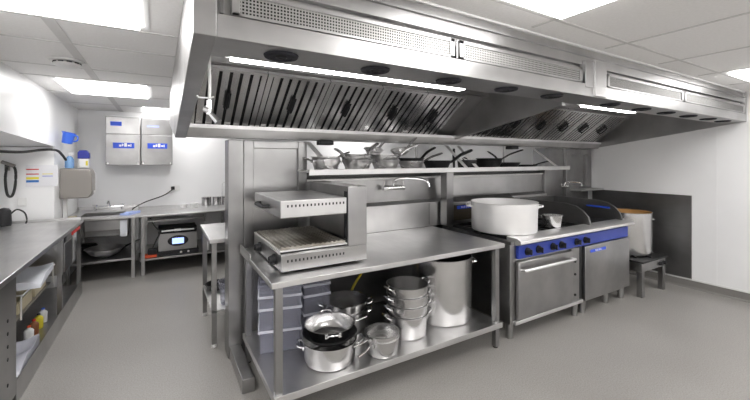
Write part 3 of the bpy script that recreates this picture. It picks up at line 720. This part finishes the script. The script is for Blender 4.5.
cloth('small cream sponge cloth on the sink bench corner by the counter', (-1.00, 6.12, .8505), .10, .16, .01, 'cream_board', 'sponge_cloth', 'cloth')
cloth('light blue cloth on the bench edge beside the sink', (-.36, 6.24, .8505), .12, .26, .012, 'blue_cloth', 'blue_cloth', 'cloth', R(-30))

bb = thing('steel_bench', 'steel bench with undershelf along the back wall, right of the sink', 'bench', (0, 0, 0))
MB().box(-.28, 2.2, BY-.03, YB-.005, .825, .85).build('worktop', 'steel_top', bb, .003)
for x in (-.22, .95, 2.12):
    for y in (BY, YB-.1): MB().box(x, x+.04, y, y+.04, 0, .824).build('leg', 'steel', bb)
MB().box(-.24, 2.18, BY+.01, YB-.06, .205, .23).build('undershelf', 'steel', bb, .002)
MB().box(-.17, .60, BY+.04, BY+.06, .74, .76).box(.58, .60, BY+.04, BY+.06, .70, .824).box(-.17, -.15, BY+.04, BY+.06, .70, .824).build('rail', 'steel', bb)
o = thing('vacuum_packer', 'steel countertop machine with a blue lit display on the bench undershelf', 'machine', (-.02, 6.10, .231)); o.scale = (1.08, 1, 1.05)
MB().box(0, .47, 0, .40, .06, .30).build('body', 'steel', o, .006)
MB().box(-.01, .49, -.02, .42, .002, .058).build('base', 'black_plastic', o, .004)
MB().prism([(.0, .302), (.40, .302), (.40, .37), (.06, .37)], .0, .47, 'x').build('lid', 'black_iron', o, .006)
MB().tube([(.04, -.02, .34), (.23, -.03, .345), (.43, -.02, .34)], .012).build('bar_handle', 'steel_bright', o)
MB().box(.19, .27, -.04, -.02, .33, .36).build('handle_badge', 'white_plastic', o)
MB().lathe([(0,0), (.12,0), (.115,.008), (0,.008)], 32, Matrix.Translation((.235, -.001, .19)) @ Matrix.Rotation(PI/2, 4, 'X') @ Matrix.Diagonal((1.05, .62, 1, 1))).build('control_surround', 'black_plastic', o)
MB().box(.165, .305, -.013, -.0095, .15, .23).build('display', 'screen', o)
for x in (.27, .36): MB().cyl((x, -.021, .03), (x, -.032, .03), .014).build('button', 'white_plastic', o)
o = thing('tool_box', 'small orange and black box beside the steel machine under the bench', 'box', (-.185, 6.06, .231))
MB().box(0, .15, 0, .14, 0, .035).build('base', 'orange_plastic', o, .004)
MB().box(.04, .15, .02, .14, .036, .11).build('lid', 'black_plastic', o, .008)
bottle('small white jar with a brown label right of the machine under the bench', (.62, 6.16, .231), .045, .19, 'white_plastic', 'brown_label', name='jar')
# power lead: socket, plug, cable
so = thing('wall_socket', 'white wall socket with a black plug above the back bench', 'socket', (.22, YB, 1.14))
MB().box(-.07, .08, -.012, -.001, -.045, .045).build('plate', 'white_plastic', so, .003)
MB().box(-.055, .0, -.055, -.013, -.025, .03).build('plug', 'black_plastic', so, .008)
tag(MB().tube(smooth_path([(.19, 7.05, 1.12), (.05, 6.98, 1.03), (-.20, 6.84, .95), (-.34, 6.66, .885), (-.35, 6.58, .874)]), .009, 8).build('power_cable', 'dark_rubber'), 'black cable drooping from the wall socket to the bench', 'cable')
tag(MB().tube(smooth_path([(-.12, 6.08, .80), (-.06, 6.06, .68), (.0, 6.05, .58), (-.04, 6.05, .48), (-.09, 6.04, .36)]), .010, 8).build('power_cable', 'dark_rubber'), 'black cable hanging in loops below the bench top left of the machine', 'cable')
# containers on the bench
def canister(label, x, y, r, h, mat, group=None):
    o = thing('canister', label, 'container', (x, y, .851), 0, group)
    MB().lathe([(0,0), (r,0), (r,h*.86), (r*.9,h*.9), (0,h*.9)], 28).build('body', mat, o)
    MB().lathe([(0,h*.901), (r*1.03,h*.901), (r*1.03,h*.98), (0,h)], 28).build('lid', 'pot_steel' if mat != 'white_plastic' else 'white_plastic', o)
G5 = 'steel canisters on the back bench'
canister('steel canister on the back bench, leftmost of three', .68, 6.72, .075, .15, 'pot_steel', G5)
canister('steel canister on the back bench, middle of three', .84, 6.70, .07, .15, 'pot_steel', G5)
canister('steel canister on the back bench, rightmost of three', .99, 6.70, .07, .15, 'pot_steel', G5)
canister('low white tub on the back bench farthest left of the canisters', .33, 6.60, .05, .06, 'white_plastic', 'white tubs on the back bench')
canister('low white tub on the back bench just left of the canisters', .48, 6.60, .06, .07, 'white_plastic', 'white tubs on the back bench')
o = thing('wire_hanger', 'thin steel wire frame standing at the back bench next to the island post', 'stand', (1.02, 6.98, .851))
MB().tube([(-.06,0,0), (-.06,0,.34), (-.03,0,.37), (.03,0,.37), (.06,0,.34), (.06,0,0)], .006).build('wire_frame', 'chrome', o)
MB().box(-.045, .045, -.01, .01, .02, .30).build('white_sheet', 'white_plastic', o)
# wall cabinets
def cabinet(x0, x1, label, kind):
    o = thing('wall_cabinet', label, 'cabinet', ((x0+x1)/2, 0, 1.54), 0, 'steel wall cabinets'); w = (x1-x0)/2
    y0, y1, h = 6.74, YB-.002, .74
    MB().box(-w, w, y0+.02, y1, 0, h).build('body', 'steel_cabinet', o, .003)
    d1 = MB().box(-w+.003, w-.003, y0, y0+.018, .005, .47).build('door', 'steel_cabinet', o, .004)
    MB().box(-w+.003, w-.003, y0+.004, y0+.018, .475, h-.003).build('upper_panel', 'steel_cabinet', o, .004)
    lb = MB().box(-.13, .14, y0-.003, y0-.0005, .26, .345).build('blue_label', 'blue_label', d1)
    sc = MB()
    for k, (a, bw) in enumerate(((-.055, .03), (-.02, .02), (.01, .035), (.055, .03), (.09, .012))): sc.box(a, a+bw, y0-.005, y0-.0032, .285+.006*(k % 2), .315+.012*(k % 3))
    sc.build('label_print', 'text_white', lb)
    u = MB().box(-w+.06, -w+.20, y0+.001, y0+.0035, .60, .665) if kind else MB().box(-w+.08, -w+.24, y0+.001, y0+.0035, .60, .625)
    u.build('small_label', 'blue_label' if kind else 'violet_print', o)
    for x in (-w+.03, w-.03): MB().cyl((x, y0-.001, .03), (x, y0-.008, .03), .012, n=12).build('lock', 'chrome', d1)
cabinet(-.70, -.255, 'shiny steel wall cabinet on the back wall, left one with the blue sticker on top', True)
cabinet(-.25, .18, 'shiny steel wall cabinet on the back wall, right one beside the hood', False)

# ------------------------------------------------------------------ small table behind the post
mt = thing('small_table', 'small steel side table behind the island post', 'table', (0, 0, 0))
MB().box(.365, 1.10, 3.38, 4.22, .905, .94).build('tabletop', 'steel_top', mt, .003)
for x in (.385, 1.04):
    for y in (3.40, 4.15):
        l = MB().box(x, x+.04, y, y+.04, .03, .904).build('leg', 'steel_vertical', mt)
        MB().cyl((x+.02, y+.02, 0), (x+.02, y+.02, .03), .022).build('foot', 'white_plastic', l)
MB().box(.385, 1.08, 3.40, 4.19, .30, .32).build('undershelf', 'steel_top', mt, .002)
o = thing('bucket', 'pale blue plastic bucket on the small table undershelf', 'bucket', (.56, 3.54, .321))
MB().lathe([(0,0), (.085,0), (.105,.19), (.112,.192), (.112,.2), (.10,.2), (.08,.006), (0,.006)], 28).build('body', 'clear_blue', o)
o = thing('frying_pan', 'black pan on the undershelf of the small table', 'pan', (.51, 4.00, .321))
MB().lathe([(0,0), (.10,0), (.12,.045), (.124,.047), (.117,.049), (.098,.006), (0,.006)], 32).build('body', 'black_iron', o)
MB().tube([(.11,0,.04), (.20,-.02,.06), (.28,-.03,.07)], .010).build('handle', 'black_plastic', o)

# ------------------------------------------------------------------ things on the left walls
PY = 5.66
pn = thing('notice_sheet', 'laminated white notice with red, yellow and blue bars on the service wall', 'notice', (0, PY, 0))
MB().box(-1.33, -1.045, -.004, -.0002, 1.31, 1.56).build('sheet', 'paper', pn)
for (z, m_) in ((1.505, 'red_print'), (1.45, 'red_print'), (1.395, 'yellow_print'), (1.36, 'blue_print')):
    MB().box(-1.325, -1.215, -.0055, -.0042, z, z+(.012 if m_ == 'red_print' else .026)).build('printed_bar', m_, pn)
MB().box(-1.185, -1.09, -.0055, -.0042, 1.425, 1.435).build('printed_bar', 'violet_print', pn)
MB().box(-1.185, -1.09, -.0055, -.0042, 1.452, 1.460).build('printed_bar', 'yellow_print', pn)
# towel dispenser
td = thing('towel_dispenser', 'grey and white paper towel dispenser on the wall above the sink corner', 'dispenser', (XS+.001, 5.92, 1.13)); td.scale = (.95, 1, 1.2)
MB().prism([(0, 0), (.30, 0), (.34, .05), (.34, .25), (.31, .31), (0, .32)], .0, .30, 'y').build('housing', 'grey_plastic', td, .010)
MB().prism([(0, .005), (.305, .005), (.345, .055), (.345, .25), (.31, .305), (0, .315)], .301, .34, 'y').build('white_side', 'white_plastic', td, .006)
MB().box(.345, .352, .10, .20, .04, .07).build('latch', 'white_plastic', td)
for p in (0,): MB().box(.02, .06, .10, .16, -.225, -.001).build('outlet_pipe', 'white_plastic', td)
# bottles and jug over the dispenser
o = thing('spray_bottle', 'clear spray bottle of blue fluid standing on the towel dispenser', 'bottle', (-1.00, 6.03, 1.516))
MB().lathe([(0,0), (.045,0), (.048,.01), (.048,.11), (.03,.14), (.015,.155), (0,.155)], 20).build('body', 'clear_fluid', o)
MB().cyl((0,0,.155), (0,0,.18), .016).box(-.012, .05, -.012, .012, .18, .20).build('trigger_head', 'white_plastic', o)
o = thing('soap_dispenser', 'white soap bottle with a dark blue cap standing on the towel dispenser', 'dispenser', (-.86, 6.09, 1.517))
MB().box(-.05, .05, -.04, .04, 0, .12).build('body', 'white_plastic', o, .008)
MB().prism([(-.062, .121), (.062, .121), (.062, .19), (.03, .232), (-.04, .232), (-.062, .20)], -.05, .05, 'y').build('cap', 'blue_dark_plastic', o, .008)
MB().box(.022, .045, -.0415, -.0402, .03, .09).build('sticker', 'yellow_print', o)
o = thing('measuring_jug', 'translucent blue plastic jug hanging tilted on the upper left wall', 'jug', (XS+.085, 5.85, 1.83), rot=(0, R(14), R(-30)))
MB().lathe([(0,0), (.052,0), (.066,.13), (.070,.132), (.062,.13), (.048,.006), (0,.006)], 28).build('body', 'blue_plastic', o)
MB().tube(smooth_path([(.062,0,.115), (.11,0,.11), (.115,0,.06), (.055,0,.03)]), .009).build('handle', 'blue_plastic', o)
MB().prism([(-.060,.105), (-.085,.135), (-.060,.135)], -.02, .02, 'y').build('spout', 'blue_plastic', o)
# black hose along the wall
tag(MB().tube(smooth_path([(-1.50, 4.30, 1.72), (-1.25, 5.0, 1.70), (-1.16, 5.50, 1.735), (-1.05, 5.60, 1.735), (-1.03, 5.80, 1.68), (-1.02, 5.93, 1.62)]), .014, 8).build('black_hose', 'dark_rubber'), 'black hose running along under the wall bulkhead on the left', 'hose')
o = thing('hand_shower', 'grey spray hose hanging in a loop on the service wall at the far left', 'hose', (-1.46, PY, 1.20))
MB().tube(smooth_path([(-.03,-.03,.36), (.05,-.05,.33), (.055,-.05,.15), (.03,-.05,.02), (-.01,-.05,.03), (-.03,-.04,.20), (-.02,-.03,.34)]), .013, 8).build('hose_loop', 'dark_rubber', o)
MB().cyl((-.06,-.04,.40), (.05,-.05,.35), .02).box(-.04, .0, -.03, -.001, .30, .38).build('bracket', 'grey_plastic', o)
o = thing('wall_socket', 'white wall socket low on the service wall above the left counter', 'socket', (-1.36, PY, 1.14))
MB().box(-.04, .04, -.012, -.001, -.045, .045).build('plate', 'white_plastic', o, .003)
o = thing('countertop_boiler', 'black appliance with a looping black cord at the far end of the left counter', 'appliance', (-1.46, 5.46, .9015))
MB().lathe([(0,0), (.06,0), (.065,.02), (.06,.16), (.04,.19), (0,.20)], 24).build('body', 'black_plastic', o)
MB().tube(smooth_path([(.05,0,.12), (.10,.02,.17), (.16,.03,.13), (.18,.03,.05), (.17,.03,.008)]), .008).build('cord', 'dark_rubber', o)

# ------------------------------------------------------------------ world, camera, view
w = bpy.data.worlds.new('World'); S.world = w; w.use_nodes = True
w.node_tree.nodes['Background'].inputs['Color'].default_value = (.8, .85, 1, 1)
w.node_tree.nodes['Background'].inputs['Strength'].default_value = .3
cam = bpy.data.cameras.new('camera'); co = bpy.data.objects.new('camera', cam); C.objects.link(co)
co.location = (0, 0, 1.62); co.rotation_euler = (PI/2, 0, -math.atan2(363, 612))
cam.sensor_fit = 'HORIZONTAL'; cam.sensor_width = 36; cam.lens = 363/750*36
cam.shift_y = -40/750; cam.clip_start = .02; cam.clip_end = 60
S.camera = co
S.view_settings.view_transform = 'Standard'; S.view_settings.look = 'None'
S.view_settings.gamma = 1; S.view_settings.use_curve_mapping = False
S.view_settings.exposure = 0.86
